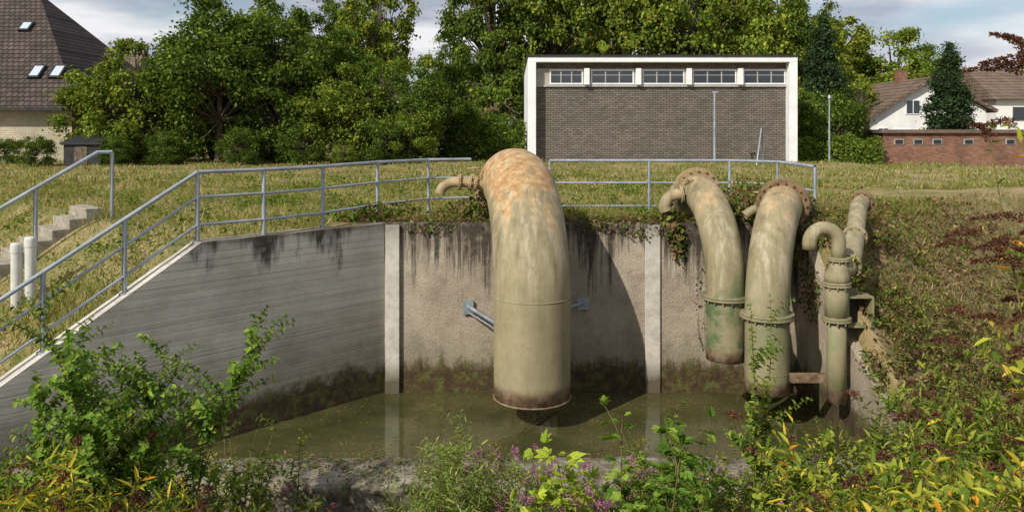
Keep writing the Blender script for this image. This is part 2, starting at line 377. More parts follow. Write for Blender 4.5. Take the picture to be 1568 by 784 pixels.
p3=empty('medium_pipe'); c3=arc_path((3.84,11.8),-2.26,-1.15,(.48,.88),1.72,1.62,150)
pipe('bend',c3,.305,M['pipe_r'],p3,40)
double_flange('joint',(3.84,11.8,-1.12),(0,0,1),.40,16,M['pipe_r'],p3)
idx=5+14; double_flange('top_joint',c3[idx],c3[idx+1]-c3[idx-1],.43,18,M['rust'],p3,.035,.022)
valve_stub(p3,[(4.5,13.3,.3),(4.3,13.3,.34),(4.1,13.3,.3),(3.95,13.3,.2)],.07,M['pipe_mid'],[8,16],(4.2,13.3,.6))
a=Acc(); tt=np.linspace(0,2*math.pi,41); tube(a,np.stack([3.84+.318*np.cos(tt),11.8+.318*np.sin(tt),np.full(41,-1.95)],1),.012,6); link('weld_seam',a.mesh('weld_seam'),M['pipe_r'],p3,True)

p4=empty('small_pipe'); X4,Y4=4.68,11.3
pipe('drop_pipe',[(X4,Y4,-2.25),(X4,Y4,-1.6),(X4,Y4,-1.05)],.115,M['pipe_r'],p4,28)
pipe('upper_pipe',[(X4,Y4,-1.05),(X4,Y4,-.8),(X4,Y4,-.55)],.14,M['pipe_r'],p4,28)
pipe('valve_body',[(X4,Y4,-.55),(X4,Y4,-.48),(X4+.02,Y4,-.42),(X4+.03,Y4,-.34),(X4+.03,Y4,-.22)],[.14,.16,.15,.12,.10],M['pipe_r'],p4,28)
double_flange('joint',(X4,Y4,-1.06),(0,0,1),.205,10,M['pipe_r'],p4,.03,.015)
double_flange('joint_mid',(X4,Y4,-.56),(0,0,1),.20,10,M['pipe_r'],p4,.03,.015)
double_flange('joint_top',(X4+.03,Y4,-.20),(0,0,1),.165,10,M['pipe_r'],p4,.025,.012)
g=[(X4+.03,Y4,-.2),(X4+.03,Y4,-.05)]+[(X4-.18+.21*math.cos(t),Y4,.03+.21*math.sin(t)) for t in np.linspace(0,math.pi,18)]+[(X4-.39,Y4,-.06)]
pipe('gooseneck',g,.088,M['pipe_r'],p4,24,.012)
br2=curve([(X4+.02,Y4,-.36),(X4+.25,Y4+.18,-.33),(X4+.5,Y4+.6,-.16),(X4+1.15,Y4+1.9,.3),(X4+1.4,Y4+2.3,.42)],12)
pipe('bank_pipe',br2,.12,M['pipe_r'],p4,28)
for k2,m2 in ((12,'pipe_r'),(28,'pipe_r'),(47,'rust')):
    double_flange('bank_joint',br2[k2],br2[k2+1]-br2[k2-1],.19,10,M[m2],p4,.03,.015)
box('cross_bar',4.1,4.95,11.5,11.6,-2.05,-1.93,M['pipe_mid'],p4)
du=empty('duct_outlet')
for nme,bx in {'top':(4.82,5.20,11.25,11.9,-.76,-.735),'bottom':(4.82,5.20,11.25,11.9,-1.18,-1.155),'side':(4.82,4.845,11.25,11.9,-1.155,-.76),'side_2':(5.175,5.20,11.25,11.9,-1.155,-.76)}.items():
    box(nme,*bx,M['pipe_r'],du)
box('back',4.845,5.175,11.5,11.54,-1.155,-.76,M['dark'],du)

# ------------------------------------------------------------------ railings
def railing(name,pts,zoff=(1.0,.52,.06),post_r=.034,extend=None):
    o=empty(name); a=Acc()
    for p in pts: tube(a,[(p[0],p[1],p[2]-.12),(p[0],p[1],p[2]+zoff[0]-.01)],post_r,4)
    Q=list(pts)+([extend] if extend else [])
    for z in zoff:
        r=.03 if z==zoff[0] else .022
        for p,q in zip(Q[:-1],Q[1:]): tube(a,[(p[0],p[1],p[2]+z),(q[0],q[1],q[2]+z)],r,8)
    link('rails_and_posts',a.mesh(name),M['galv'],o); 
    f=Acc()
    for p in pts: tube(f,[(p[0],p[1],p[2]-.02),(p[0],p[1],p[2]+.012)],.075,4)
    link('foot_plates',f.mesh('feet'),M['galv'],o); return o
def wl(t): 
    p=Bc+D*t+Pn*.5; return (p[0],p[1],.05-.6*max(t,0))
rp=[wl(3.9),wl(2.95),wl(1.98),wl(1.0),wl(0),(-3.80,12.0,.05),(-3.1,12.85,.06),(-2.42,14.1,.08),(-1.63,15.3,.08)]
railing('steel_railing',rp,(1.0,.64,.24),extend=(-.82,15.6,.08))
rr=[(.75,15.6,.05),(2.73,15.6,.05),(4.33,15.6,.05),(5.25,15.5,.03),(5.45,14.1,-.0)]
railing('steel_railing',rr,(1.0,.56,.10))
st=empty('concrete_steps'); S0=np.array([-7.35,14.75]); Pp=np.array([-.717,.697])
for i in range(1,15):
    c=S0+D*.28*i; z=.38-.17*i; q=[c+Pp*.08,c+Pp*1.05,c+D*.31+Pp*1.05,c+D*.31+Pp*.08]
    prism('step_%d'%(i),q,z,z-.6,M['steps'],st,.012)
hr=empty('stair_handrail'); a=Acc()
h0=np.array([-7.4,14.5]); 
def hp(t,z=0): p=h0+D*t; return (p[0],p[1],.1-.6*max(t-.25,0)+z)
for t in (0,1.25,2.6): tube(a,[hp(t,-.1),hp(t,1.14)],.036,4)
tube(a,[hp(0,1.15),hp(.25,1.15),hp(1.2,1.15),hp(3.6,1.15)],.036,6); link('handrail',a.mesh('handrail'),M['galv'],hr)
for (bx,by) in ((-7.46,11.8),(-7.28,11.85)):
    bo=empty('vent_pipe'); a=Acc(); z=float(H(bx,by)); tube(a,[(bx,by,z-.2),(bx,by,z+.92),(bx,by,z+.95),(bx,by,z+.955)],[.078,.078,.07,.001],20); link('tube',a.mesh('tube'),M['tube'],bo,True)
    a=Acc(); tube(a,[(bx,by,z+.82),(bx,by,z+.93),(bx,by,z+.965),(bx,by,z+.97)],[.085,.085,.076,.001],20); link('cap',a.mesh('cap'),M['tube'],bo,True)

# ------------------------------------------------------------------ buildings
hall=empty('sports_hall')
x0,x1,yf,yw=.84,14.95,41.,41.6
box('wall',x0+.3,x1-.3,yw,54,-.4,5.28,M['hallbrick'],hall)
box('frame_left',x0,x0+.42,yf,54.2,-.4,5.22,M['white'],hall,.02); box('frame_right',x1-.42,x1,yf,54.2,-.4,5.22,M['white'],hall,.02)
box('frame_top',x0,x1,yf,54.2,5.223,5.5,M['white'],hall,.02); box('roof_edge',x0-.06,x1+.06,yf-.06,54.3,5.503,5.6,M['dark'],hall)
box('roof_unit',13.4,14.6,46,48,5.6,6.1,M['dark'],hall)
zs0,zs1=4.06,4.92
box('strip',x0+.422,x1-.422,yw-.06,yw-.003,zs0,zs1,M['panel'],hall)
ux=[(2.03,3.72),(4.22,6.42),(6.95,9.1),(9.6,11.85),(12.28,14.45)]
for i,(g0,g1) in enumerate(ux):
    box('window_%d_glass'%(i+1),g0,g1,yw-.075,yw-.063,zs0+.1,zs1-.12,M['glass'],hall)
    fy0,fy1=yw-.11,yw-.062
    box('window_%d_sill'%(i+1),g0-.05,g1+.05,fy0,fy1,zs0+.02,zs0+.1,M['white'],hall); box('window_%d_head'%(i+1),g0-.05,g1+.05,fy0,fy1,zs1-.12,zs1-.05,M['white'],hall)
    for q in range(4):
        xx=g0+(g1-g0)*q/3; box('window_%d_mullion_%d'%(i+1,q),xx-.03,xx+.03,fy0+.006,fy1,zs0+.1,zs1-.12,M['grey'] if 0<q<3 else M['white'],hall)
    box('window_%d_transom'%(i+1),g0+.03,g1-.03,fy0+.02,fy1,zs1-.36,zs1-.33,M['grey'],hall)
for xx in (3.95,6.68,9.35,12.06): box('fin',xx-.14,xx+.14,yw-.3,yw-.064,zs0,zs1,M['white'],hall,.01)
box('sill_band',x0+.422,x1-.422,yw-.12,yw-.004,zs0-.1,zs0-.003,M['grey'],hall)

lh=empty('brick_house'); ex=-21.6; ey=39.; ez=2.75
box('wall',-42,ex-.7,ey+.7,ey+13,-.3,ez+.05,M['yellowbrick'],lh)
rv=[(-46,ey,ez),(ex,ey,ez),(ex,ey+14.4,ez),(-46,ey+14.4,ez),(ex-6.3,ey+7.2,ez+7.0),(-40,ey+7.2,ez+7.0)]
poly('roof',rv,[(0,1,4,5),(1,2,4),(2,3,5,4),(3,0,5)],M['rooftile'],lh)
box('soffit',-46,ex,ey,ey+14.4,ez-.08,ez-.02,M['dark'],lh); box('gutter',-46,ex+.05,ey-.12,ey-.003,ez-.10,ez+.05,M['dark'],lh)
def onroof(x,f): return (x,ey+7.2*f,ez+7.0*f+.02)
msk=NT('skylight_glass'); msk.bsdf((.45,.52,.6),.12,None)
def skylight(nm,xa,xb,f0,f1):
    e=.08
    v=[onroof(xa,f0),onroof(xb,f0),onroof(xb,f1),onroof(xa,f1)]; v2=[(p[0],p[1]-.1,p[2]+.1) for p in v]
    poly(nm+'_frame',v+v2,[(0,1,5,4),(1,2,6,5),(2,3,7,6),(3,0,4,7),(0,3,2,1),(4,5,6,7)],M['dark'],lh)
    v3=[onroof(xa+e,f0+.012),onroof(xb-e,f0+.012),onroof(xb-e,f1-.012),onroof(xa+e,f1-.012)]; v3=[(p[0],p[1]-.106,p[2]+.106) for p in v3]
    poly(nm+'_glass',v3,[(0,1,2,3)],msk.m,lh)
skylight('skylight',-25.1,-24.5,.22,.32); skylight('skylight_2',-24.0,-23.4,.22,.32); skylight('skylight_3',-27.4,-26.8,.62,.70)
# dark timber lean-to shed beside the house
sh=empty('garden_shed'); sx0,sx1,sy0,sy1=-20.6,-18.9,36.0,37.6
box('walls',sx0,sx1,sy0,sy1,-.2,1.0,M['dark'],sh)
poly('roof',[(sx0-.12,sy0-.12,1.005),(sx1+.12,sy0-.12,1.005),(sx1+.12,sy1+.12,1.38),(sx0-.12,sy1+.12,1.38),(sx0-.12,sy0-.12,1.08),(sx1+.12,sy0-.12,1.08),(sx1+.12,sy1+.12,1.46),(sx0-.12,sy1+.12,1.46)],[(0,3,2,1),(4,5,6,7),(0,1,5,4),(1,2,6,5),(2,3,7,6),(3,0,4,7)],M['dark'],sh)
box('door',-20.1,-19.5,sy0-.03,sy0-.003,-.1,.9,M['bark'],sh)

wh=empty('white_house'); wy=62; 
g0,g1,ap=28.3,37.5,33.2
poly('gable',[(g0,wy,-1),(g1,wy,-1),(g1,wy,3.3),(ap,wy,5.65),(g0,wy,2.55),(g0,wy+11,-1),(g1,wy+11,-1),(g1,wy+11,3.3),(ap,wy+11,5.65),(g0,wy+11,2.55)],[(0,1,2,3,4),(5,9,8,7,6),(0,4,9,5),(1,6,7,2),(2,7,8,3),(3,8,9,4)],M['render'],wh)
def slab(nm,p,q,y0,y1,th,mat,par):
    d=Vector((q[0]-p[0],0,q[1]-p[1])).normalized(); n=Vector((-d.z,0,d.x)); n=n if n.z>0 else -n
    v=[]
    for yy in (y0,y1):
        for (a,b2) in (p,q):
            v.append((a,yy,b2)); v.append((a+n.x*th,yy,b2+n.z*th))
    poly(nm,v,[(0,2,3,1),(4,5,7,6),(0,1,5,4),(2,6,7,3),(1,3,7,5),(0,4,6,2)],mat,par)
slab('roof_left',(g0-.9,2.05),(ap,5.68),wy-.5,wy+11.5,.25,M['rooftile2'],wh); slab('roof_right',(ap+.01,5.68),(g1+.6,3.05),wy-.5,wy+11.5,.25,M['rooftile2'],wh)
box('chimney',32.6,33.3,wy+4,wy+4.8,5,6.7,M['redbrick'],wh)
for (a0,a1,b0,b1) in ((31.2,32.2,3.0,4.0),(33.6,34.3,3.2,3.9),(30.2,31.4,.6,1.7),(29.0,29.7,.3,1.8)):
    box('window_frame',a0-.08,a1+.08,wy-.06,wy-.003,b0-.08,b1+.08,M['white'],wh); box('window_glass',a0,a1,wy-.08,wy-.063,b0,b1,M['glass'],wh); box('window_mullion',(a0+a1)/2-.03,(a0+a1)/2+.03,wy-.1,wy-.083,b0,b1,M['white'],wh)
wh2=empty('white_house'); 
box('wall',44.5,54,72,82,-1,4.6,M['render'],wh2)
poly('roof',[(44,71.4,4.5),(54.6,71.4,4.5),(54.6,82.6,4.5),(44,82.6,4.5),(44.6,77,7.6),(54.6,77,7.6)],[(0,1,5,4),(2,3,4,5),(3,0,4),(1,2,5),(0,3,2,1)],M['rooftile2'],wh2)
box('window',46,47.2,71.9,71.99,2.6,3.8,M['glass'],wh2)
rh=empty('brick_house'); box('wall',-8,-1.5,82,92,-.3,5.2,M['redbrick'],rh)
poly('roof',[(-8.6,81.4,5.2),(-1,81.4,5.2),(-1,92.6,5.2),(-8.6,92.6,5.2),(-8,87,9),(-1.6,87,9)],[(0,1,5,4),(2,3,4,5),(3,0,4),(1,2,5),(0,3,2,1)],M['rooftile2'],rh)
rh=empty('brick_house'); box('wall',-44,-36,74,84,-.3,6,M['redbrick'],rh)
poly('roof',[(-44.6,73.4,6),(-36,73.4,6),(-36,84.6,6),(-44.6,84.6,6),(-44,79,9.6),(-37,79,9.6)],[(0,1,5,4),(2,3,4,5),(3,0,4),(1,2,5),(0,3,2,1)],M['rooftile2'],rh)
ga=empty('brick_garage'); 
box('wall',21.3,36,45,50,-1.2,1.50,M['redbrick'],ga); box('flat_roof',21.1,36.2,44.8,50.2,1.503,1.70,simple('roof_felt',(.10,.075,.06),(.17,.12,.10),4,.9),ga)
for xx in (22.2,23.3,24.4,26.2,28.6,31): 
    box('window_frame',xx-.27,xx+.27,44.95,44.997,.84,1.16,M['grey'],ga); box('window_glass',xx-.22,xx+.22,44.93,44.947,.88,1.12,M['glass'],ga)

lp=empty('lamp_post'); a=Acc(); tube(a,[(9.95,38.5,-.2),(9.95,38.5,3.5)],[.06,.05],8); tube(a,[(9.85,38.5,3.5),(10.12,38.5,3.52)],.05,6); link('pole',a.mesh('pole'),M['galv'],lp)
lp=empty('lamp_post'); a=Acc(); tube(a,[(16.2,40,-.4),(16.2,40,3.3)],[.05,.035],8); tube(a,[(16.2,40,3.28),(16.2,40,3.45)],[.09,.06],8); link('pole',a.mesh('pole'),M['galv'],lp)
fr=empty('steel_frame'); a=Acc(); tube(a,[(11.2,36,-.2),(11.55,36.3,1.75),(11.62,36.4,1.75),(11.65,36.4,-.2)],.035,6); tube(a,[(11.3,36.1,.5),(11.64,36.4,.5)],.025,6); link('frame',a.mesh('frame'),M['galv'],fr)

# ------------------------------------------------------------------ foliage
def pal(n,palette,jit=.25):
    w=np.array([p[1] for p in palette],float); w/=w.sum(); c=np.array([p[0] for p in palette])[rng.choice(len(palette),n,p=w)]
    return c*(1+rng.uniform(-jit,jit,(n,1)))
def leaf6(acc,pos,d,nrm,L,W,col,fold=.18,droop=.18):
    n=len(pos); d=nz(d); s=nz(np.cross(d,nrm)); u=np.cross(s,d); L=np.broadcast_to(L,(n,))[:,None]; W=np.broadcast_to(W,(n,))[:,None]
    v=[pos,pos+d*L*.33-s*W*.5+u*W*fold,pos+d*L*.7-s*W*.36+u*(W*fold-L*droop*.5),pos+d*L-u*L*droop,pos+d*L*.7+s*W*.36+u*(W*fold-L*droop*.5),pos+d*L*.33+s*W*.5+u*W*fold]
    V=np.stack(v,1).reshape(-1,3); b=(np.arange(n)*6)[:,None]
    F=np.concatenate([b+np.array([[0,1,2,3]]),b+np.array([[0,3,4,5]])]); acc.add(V,F,np.repeat(col,6,axis=0))
def leaf4(acc,pos,d,nrm,L,W,col):
    n=len(pos); d=nz(d); s=nz(np.cross(d,nrm)); L=np.broadcast_to(L,(n,))[:,None]; W=np.broadcast_to(W,(n,))[:,None]
    V=np.stack([pos,pos+d*L*.45-s*W*.5,pos+d*L,pos+d*L*.45+s*W*.5],1).reshape(-1,3)
    F=(np.arange(n)*4)[:,None]+np.arange(4)[None]; acc.add(V,F,np.repeat(col,4,axis=0))
def rdir(n): return nz(rng.normal(size=(n,3)))
GREEN=[((.075,.125,.02),3),((.115,.175,.03),4),((.17,.23,.04),2.4),((.26,.28,.045),.8)]
DARK=[((.04,.075,.016),4),((.07,.115,.023),4),((.125,.175,.032),1.8)]
YEL=[((.16,.20,.03),3),((.25,.28,.042),3),((.35,.33,.055),1.5),((.11,.165,.026),1)]
def tree_meshes(tag,h,cr,cb,nb,npb,leaf,palette,shape='round',br=(.16,.30),fuzz=1.):
    fol=Acc(); tr=Acc(); cz=(h+cb)/2; rz=(h-cb)/2
    top=np.array([rng.uniform(-.4,.4),rng.uniform(-.4,.4),h*.84])
    tr_path=np.array([[0,0,-.4],[.03*h*.2,0,h*.25],[top[0]*.5,top[1]*.6,h*.5],top]); 
    tube(tr,tr_path,[h*.028,h*.02,h*.013,h*.004],8)
    nbough=max(7,nb//9); B=[]
    for q in range(nbough):
        d=rdir(1)[0]*rng.uniform(.55,.92); B.append(d)
    for i in range(nb):
        if shape=='cone' or rng.uniform()<.25: q=rdir(1)[0]*rng.uniform(.2,1)**.45
        else: q=B[i%nbough]+rng.normal(size=3)*.23
        ln=np.linalg.norm(q); q=q/max(ln/1.08,1.)
        z=q[2]; k=1.0
        if shape=='cone': k=max(.12,.55-.5*z)*1.1
        elif shape=='egg': k=1-.28*z
        c=np.array([q[0]*cr*k,q[1]*cr*k,cz+z*rz]); R=cr*rng.uniform(*br)*(1.15 if shape!='cone' else .8); Rz=R*rng.uniform(.5,.9)
        s=tr_path[1]*.4+tr_path[2]*.6 if c[2]>h*.5 else tr_path[1]
        mid=(s+c)/2+np.array([0,0,.08*h*rng.uniform(-.5,1)])
        tube(tr,[s,mid,c],[h*.008,h*.004,h*.0015],5)
        n=int(npb*rng.uniform(.5,1.4)); dd=rdir(n)
        r=np.minimum(np.abs(rng.normal(.62,.34*fuzz,n)),1.6)[:,None]
        wv=1+.3*np.sin(dd[:,0:1]*5+i)*np.cos(dd[:,1:2]*4+i*2)
        p=c+dd*np.array([R,R,Rz])*r*wv; p[:,2]-=.12*R*(r[:,0]**2)
        nrm=nz(dd*.7+np.array([0,0,.6])+rng.normal(size=(n,3))*.7); dr=nz(np.cross(nrm,rdir(n))+np.array([0,0,-.3]))
        col=pal(n,palette,.3)*(rng.uniform(.7,1.35))
        L=leaf*rng.uniform(.55,1.35,n); leaf4(fol,p,dr,nrm,L,L*.7,col)
    return tr.mesh(tag+'_trunk'),fol.mesh(tag+'_crown')
def put(name,ms,x,y,s=1.,rz=0.,sx=1.,z=None,sz=1.):
    o=empty(name,(x,y,float(H(x,y)) if z is None else z)); o.rotation_euler=(0,0,rz); o.scale=(s*sx,s*sx,s*sz)
    link('trunk',ms[0],M['bark'],o); link('crown',ms[1],M['leaf'],o); return o
tA=tree_meshes('a',6.4,2.9,.1,115,235,.17,YEL[:2]+GREEN,'egg',(.12,.24))
tB=tree_meshes('b',7.8,3.3,.0,150,235,.17,DARK+GREEN[:3],'egg',(.11,.22))
tB2=tree_meshes('b2',7.4,3.0,.0,135,235,.16,GREEN+DARK[1:],'round',(.11,.22))
tC=tree_meshes('c',13.5,5.4,1.2,170,260,.27,GREEN+YEL[:2],'round',(.10,.2))
tC2=tree_meshes('c2',14,5.0,1.5,165,250,.27,GREEN[1:]+YEL,'egg',(.10,.19))
tC3=tree_meshes('c3',14,4.6,1.0,170,240,.25,DARK[1:]+GREEN,'egg',(.10,.2))
tD=tree_meshes('d',12.5,4.4,2.0,120,230,.26,YEL+GREEN[:2],'egg',(.10,.2))
tE=tree_meshes('e',8,2.0,.3,150,240,.135,[((.03,.055,.024),3),((.05,.08,.035),3),((.07,.11,.04),1)],'cone',(.22,.34))
tF=tree_meshes('f',4.0,2.4,-.2,75,220,.15,GREEN+DARK[:2],'round',(.18,.3))
P=put
P('hazel_tree',tA,-19.2,39.8,1.0,.4); P('hazel_tree',tA,-17.4,41.5,.92,2.2)
P('maple_tree',tB,-14.9,39.8,1.08,0.); P('maple_tree',tB2,-12.0,40.4,1.08,2.4); P('maple_tree',tB,-16.8,44,.95,4.1); P('maple_tree',tB2,-13.8,44,1.22,1.1)
P('hazel_tree',tA,-8.6,39.8,.80,1.2,1.05); P('maple_tree',tB2,-6.6,41.5,.76,3.); P('maple_tree',tB,-4.1,40.8,.62,5.); P('maple_tree',tB,-9.6,43.5,.90,1.,.9); P('hazel_tree',tA,-5.1,39.4,.52,4.)
P('ash_tree',tD,-9.6,56,1.05,.7,.72); P('oak_tree',tC3,-13.6,58,.86,1.7,.8); P('oak_tree',tC3,-5.4,66,.74,2.9,.8); P('oak_tree',tC3,-20.5,62,.62,2.9,.9)
P('oak_tree',tC3,-1.2,60,1.12,.3,.80); P('oak_tree',tC,2.9,61,1.18,5.,.74); P('oak_tree',tC2,8.6,61,1.18,1.5,.80); P('oak_tree',tC,13.4,60,1.16,3.3,.85); P('oak_tree',tC2,17.6,63,1.2,4.6,.85); P('ash_tree',tC3,21.4,64,1.12,2.6,.7)
P('ash_tree',tD,26.2,66,1.0,1.1,.8); P('ash_tree',tD,31.0,78,1.2,.2); P('ash_tree',tC2,35.2,86,.98,2.2,.8); P('linden_tree',tA,39.2,80,2.05,1.8,.9); P('linden_tree',tA,35.6,82,2.0,.8,.9)
P('spruce_tree',tE,22.6,57,1.42,.0,.95); P('cypress_tree',tE,28.7,51.5,1.08,.4,1.05,-1.); P('spruce_tree',tE,52,76,1.25,.4,1.3); P('spruce_tree',tE,57,84,1.4,.9,1.2); P('linden_tree',tB,48,92,1.55,.4); P('linden_tree',tB2,61,90,1.5,1.4)
P('thuja_shrub',tA,33.0,54,.5,.4,.6,-1); P('laurel_shrub',tF,18.6,46,1.12,.4,.8); P('laurel_shrub',tF,21.4,56,1.0,1.4,.8); P('laurel_shrub',tF,-22.2,36.5,.35,1.); P('laurel_shrub',tF,-24,37.2,.3,2.); P('hazel_tree',tA,18.2,50,.82,1.,.75)
P('laurel_shrub',tF,-6.4,38.4,.55,1.); P('laurel_shrub',tF,-10,38.2,.5,2.); P('laurel_shrub',tF,-2.6,43,.75,2.); P('laurel_shrub',tF,-.6,44,.6,3.); P('laurel_shrub',tF,-13,37.6,.42,2.); P('laurel_shrub',tF,-16.5,37.4,.4,5.); P('laurel_shrub',tF,-18.4,36.4,.32,5.); P('laurel_shrub',tA,-7.9,36.6,.2,5.)
P('hazel_tree',tA,42,60,.7,3.)
def hedge(name,x0,x1,y0,y1,z0,z1,n,leaf,palette):
    f=Acc(); p=np.stack([rng.uniform(x0,x1,n),rng.uniform(y0,y1,n),rng.uniform(z0,z1,n)],1)
    face=rng.integers(0,3,n); p[face==0,1]=y0+rng.normal(0,.12,(face==0).sum()); p[face==1,2]=z1+rng.normal(0,.1,(face==1).sum())
    nr=np.where((face==0)[:,None],[0,-1,.3],np.where((face==1)[:,None],[0,0,1.],[0,-.5,.5]))+rng.normal(size=(n,3))*.5
    p[:,2]+=.12*np.sin(p[:,0]*2.1)+.1*np.sin(p[:,0]*5.3)
    L=leaf*rng.uniform(.6,1.3,n); leaf4(f,p,np.cross(nr,rdir(n)),nr,L,L*.7,pal(n,palette)); link(name,f.mesh(name),M['leaf'])
hedge('hedge',-6,.7,43.2,45,-.1,1.75,11000,.16,GREEN); hedge('hedge',15.6,20.8,44,45.4,-1.,1.1,9000,.15,GREEN)
hedge('hedge',15,44,58,60,-1,1.0,11000,.22,GREEN+DARK)
f=Acc()
for k in range(95):
    x=-120+k*2.9+rng.uniform(-1.5,1.5); y=rng.uniform(98,118); R=rng.uniform(2.6,4.4); h=rng.uniform(4.5,8.)
    n=300; d=rdir(n); d[:,2]=np.abs(d[:,2])*1.0; p=np.array([x,y,0])+d*np.array([R,R,h])*rng.uniform(.75,1.05,(n,1))
    p[:,2]*=rng.uniform(.3,1,n)**.3; L=rng.uniform(.5,1.0,n); leaf4(f,p,np.cross(d,rdir(n)),d+rng.normal(size=(n,3))*.4,L,L*.8,pal(n,GREEN+DARK[:1])*rng.uniform(.7,1.3))
link('distant_trees',f.mesh('distant_trees'),M['leaf'])

# ------------------------------------------------------------------ grass
GR=[((.13,.17,.038),3),((.21,.225,.06),3),((.37,.30,.14),3.0),((.50,.40,.22),2)]
_ph=rng.uniform(0,6.28,(6,3)); _k=rng.normal(0,1,(6,2))
def patch(x,y,s=1.,o=0.):
    v=0
    for i in range(6): v=v+np.sin((x*_k[i,0]+y*_k[i,1])*s*(1+.5*i)+_ph[i,0]+o+np.sin((x*_k[i,1]-y*_k[i,0])*s+_ph[i,1])*1.2)/(1+.35*i)
    return .5+v/5.
def grass(name,x0,x1,y0,y1,n,h,w,mask=None,palette=GR):
    x=rng.uniform(x0,x1,n); y=y0+(y1-y0)*rng.uniform(0,1,n)**1.4
    if mask is not None: k=mask(x,y); x=x[k]; y=y[k]
    k=rng.uniform(0,1,len(x))<(.15+.85*np.clip(patch(x,y)*1.5-.1,0,1)); x=x[k]; y=y[k]; n=len(x)
    z=H(x,y); p=np.stack([x,y,z-.01],1); a=Acc(); hh=h*rng.uniform(.4,1.5,n)*(0.45+1.1*np.clip(patch(x,y,1.6,2.),0,1))
    d=np.stack([rng.normal(0,.45,n),rng.normal(0,.45,n),np.ones(n)],1); nr=rng.normal(size=(n,3)); nr[:,2]=0
    g=(np.clip(patch(x,y,.8,1.)*1.8-.5+rng.normal(0,.2,n),0,1))[:,None]
    c=pal(n,palette)*(1-.75*g)+.75*g*pal(n,palette[:2])
    leaf4(a,p,d,nr,hh,w*rng.uniform(.6,1.4,n),c); link(name,a.mesh(name),M['leaf'])
def notbasin(x,y):
    mid=((x-A[0])*D[1]-(y-A[1])*D[0]); ins=(mid*-1>-.32)&(y<13.87)&(x<5.22); 
    q=(x-S0[0])*D[0]+(y-S0[1])*D[1]; r=(x-S0[0])*Pp[0]+(y-S0[1])*Pp[1]; stair=(q>.2)&(q<4.2)&(r>.0)&(r<1.1)
    return (~ins)&(~stair)
grass('grass',-14,9,9.0,24,115000,.11,.016,notbasin)
grass('grass_far',-24,22,22,42,70000,.13,.038)
grass('tall_grass',-14,-3,10,20,22000,.26,.014,lambda x,y:notbasin(x,y)&(patch(x,y,2.,4.)>.62))
grass('verge_grass',-3,9,14.0,19,14000,.24,.014,lambda x,y:notbasin(x,y)&(patch(x,y,2.,4.)>.58))
grass('bank_grass',4.9,13,9,19,32000,.12,.018,notbasin,[((.12,.16,.04),2),((.17,.115,.06),3),((.27,.20,.10),4),((.38,.30,.15),2)])
f=Acc()
for q in range(330):
    x=rng.uniform(-13,9); y=rng.uniform(11.0,27)
    if not bool(notbasin(np.array(x),np.array(y))): continue
    n=rng.integers(16,60); r=rng.uniform(.08,.34); p=np.stack([x+rng.normal(0,r,n),y+rng.normal(0,r,n),np.zeros(n)],1); p=p[notbasin(p[:,0],p[:,1])]; n=len(p)
    if n<3: continue
    p[:,2]=H(p[:,0],p[:,1])+rng.uniform(.01,.2,n)
    nr=nz(np.array([0,0,1.])+rng.normal(size=(n,3))*.6); L=rng.uniform(.04,.11,n); leaf6(f,p,np.cross(nr,rdir(n)),nr,L,L*.5,pal(n,GREEN[:3]))
link('lawn_weeds',f.mesh('lawn_weeds'),M['leaf'])

# ------------------------------------------------------------------ brambles / ivy scatter
IVY=[((.06,.10,.02),3),((.10,.16,.03),3),((.17,.21,.04),1.5),((.16,.08,.035),1.2),((.22,.14,.07),1)]
BROWN=[((.18,.115,.058),3),((.12,.072,.04),2),((.30,.21,.11),2),((.11,.155,.034),2.5),((.21,.22,.055),.8)]
def clump(acc,c,r,n,size,palette):
    d=rdir(n); p=np.array(c)+d*np.array(r)*(rng.uniform(0,1,n)**.45)[:,None]
    nr=nz(d*.6+np.array([0,-.4,.6])+rng.normal(size=(n,3))*.6); L=size*rng.uniform(.5,1.4,n)
    leaf6(acc,p,np.cross(nr,rdir(n))+np.array([0,0,-.3]),nr,L,L*.75,pal(n,palette))
def bush(name,specs,palette):
    o=empty(name); a=Acc(); t=Acc()
    for c,r,n,s in specs:
        clump(a,c,r,n,s,palette)
        for q in range(int(n/45)+1):
            d=rdir(1)[0]; e=np.array(c)+d*np.array(r)*1.05; s0=np.array(c)+np.array([d[0]*r[0]*.3,d[1]*r[1]*.3,-r[2]*.9]); tube(t,[s0,(s0+e)/2+rdir(1)[0]*.05,e],[.006,.004,.002],4)
    link('leaves',a.mesh('leaves'),M['leaf'],o); link('twigs',t.mesh('twigs'),M['stem'],o)
bush('bramble',[((-2.55,13.9,.15),(.55,.35,.28),520,.07),((-2.9,13.7,.1),(.3,.3,.15),160,.07),((-1.95,14.4,.15),(.4,.4,.25),260,.06)],IVY)
bush('bramble',[((-.75,13.9,.2),(.55,.4,.3),480,.065),((-.45,13.8,.45),(.3,.3,.4),260,.065),((-1.2,14.2,.1),(.5,.4,.18),260,.06)],BROWN+IVY[:2])
bush('ivy',[((2.72,13.6,.05),(.22,.25,.45),260,.08),((2.85,13.45,-.25),(.16,.10,.4),130,.075),((1.9,13.7,.08),(.9,.3,.14),360,.06),((1.1,13.7,.08),(.5,.3,.12),200,.05),((2.2,13.44,-.06),(.45,.05,.18),80,.05),((1.6,13.44,-.02),(.5,.05,.12),60,.05),((-1.4,13.46,.02),(.5,.05,.12),90,.05)],BROWN+IVY)
bush('bramble',[((3.9,13.9,.35),(.7,.5,.35),620,.07),((4.3,13.7,.1),(.5,.4,.4),420,.07),((5.0,13.9,.25),(.5,.5,.35),460,.07),((4.5,14.6,.5),(.7,.4,.3),340,.07)],IVY+BROWN[:2])
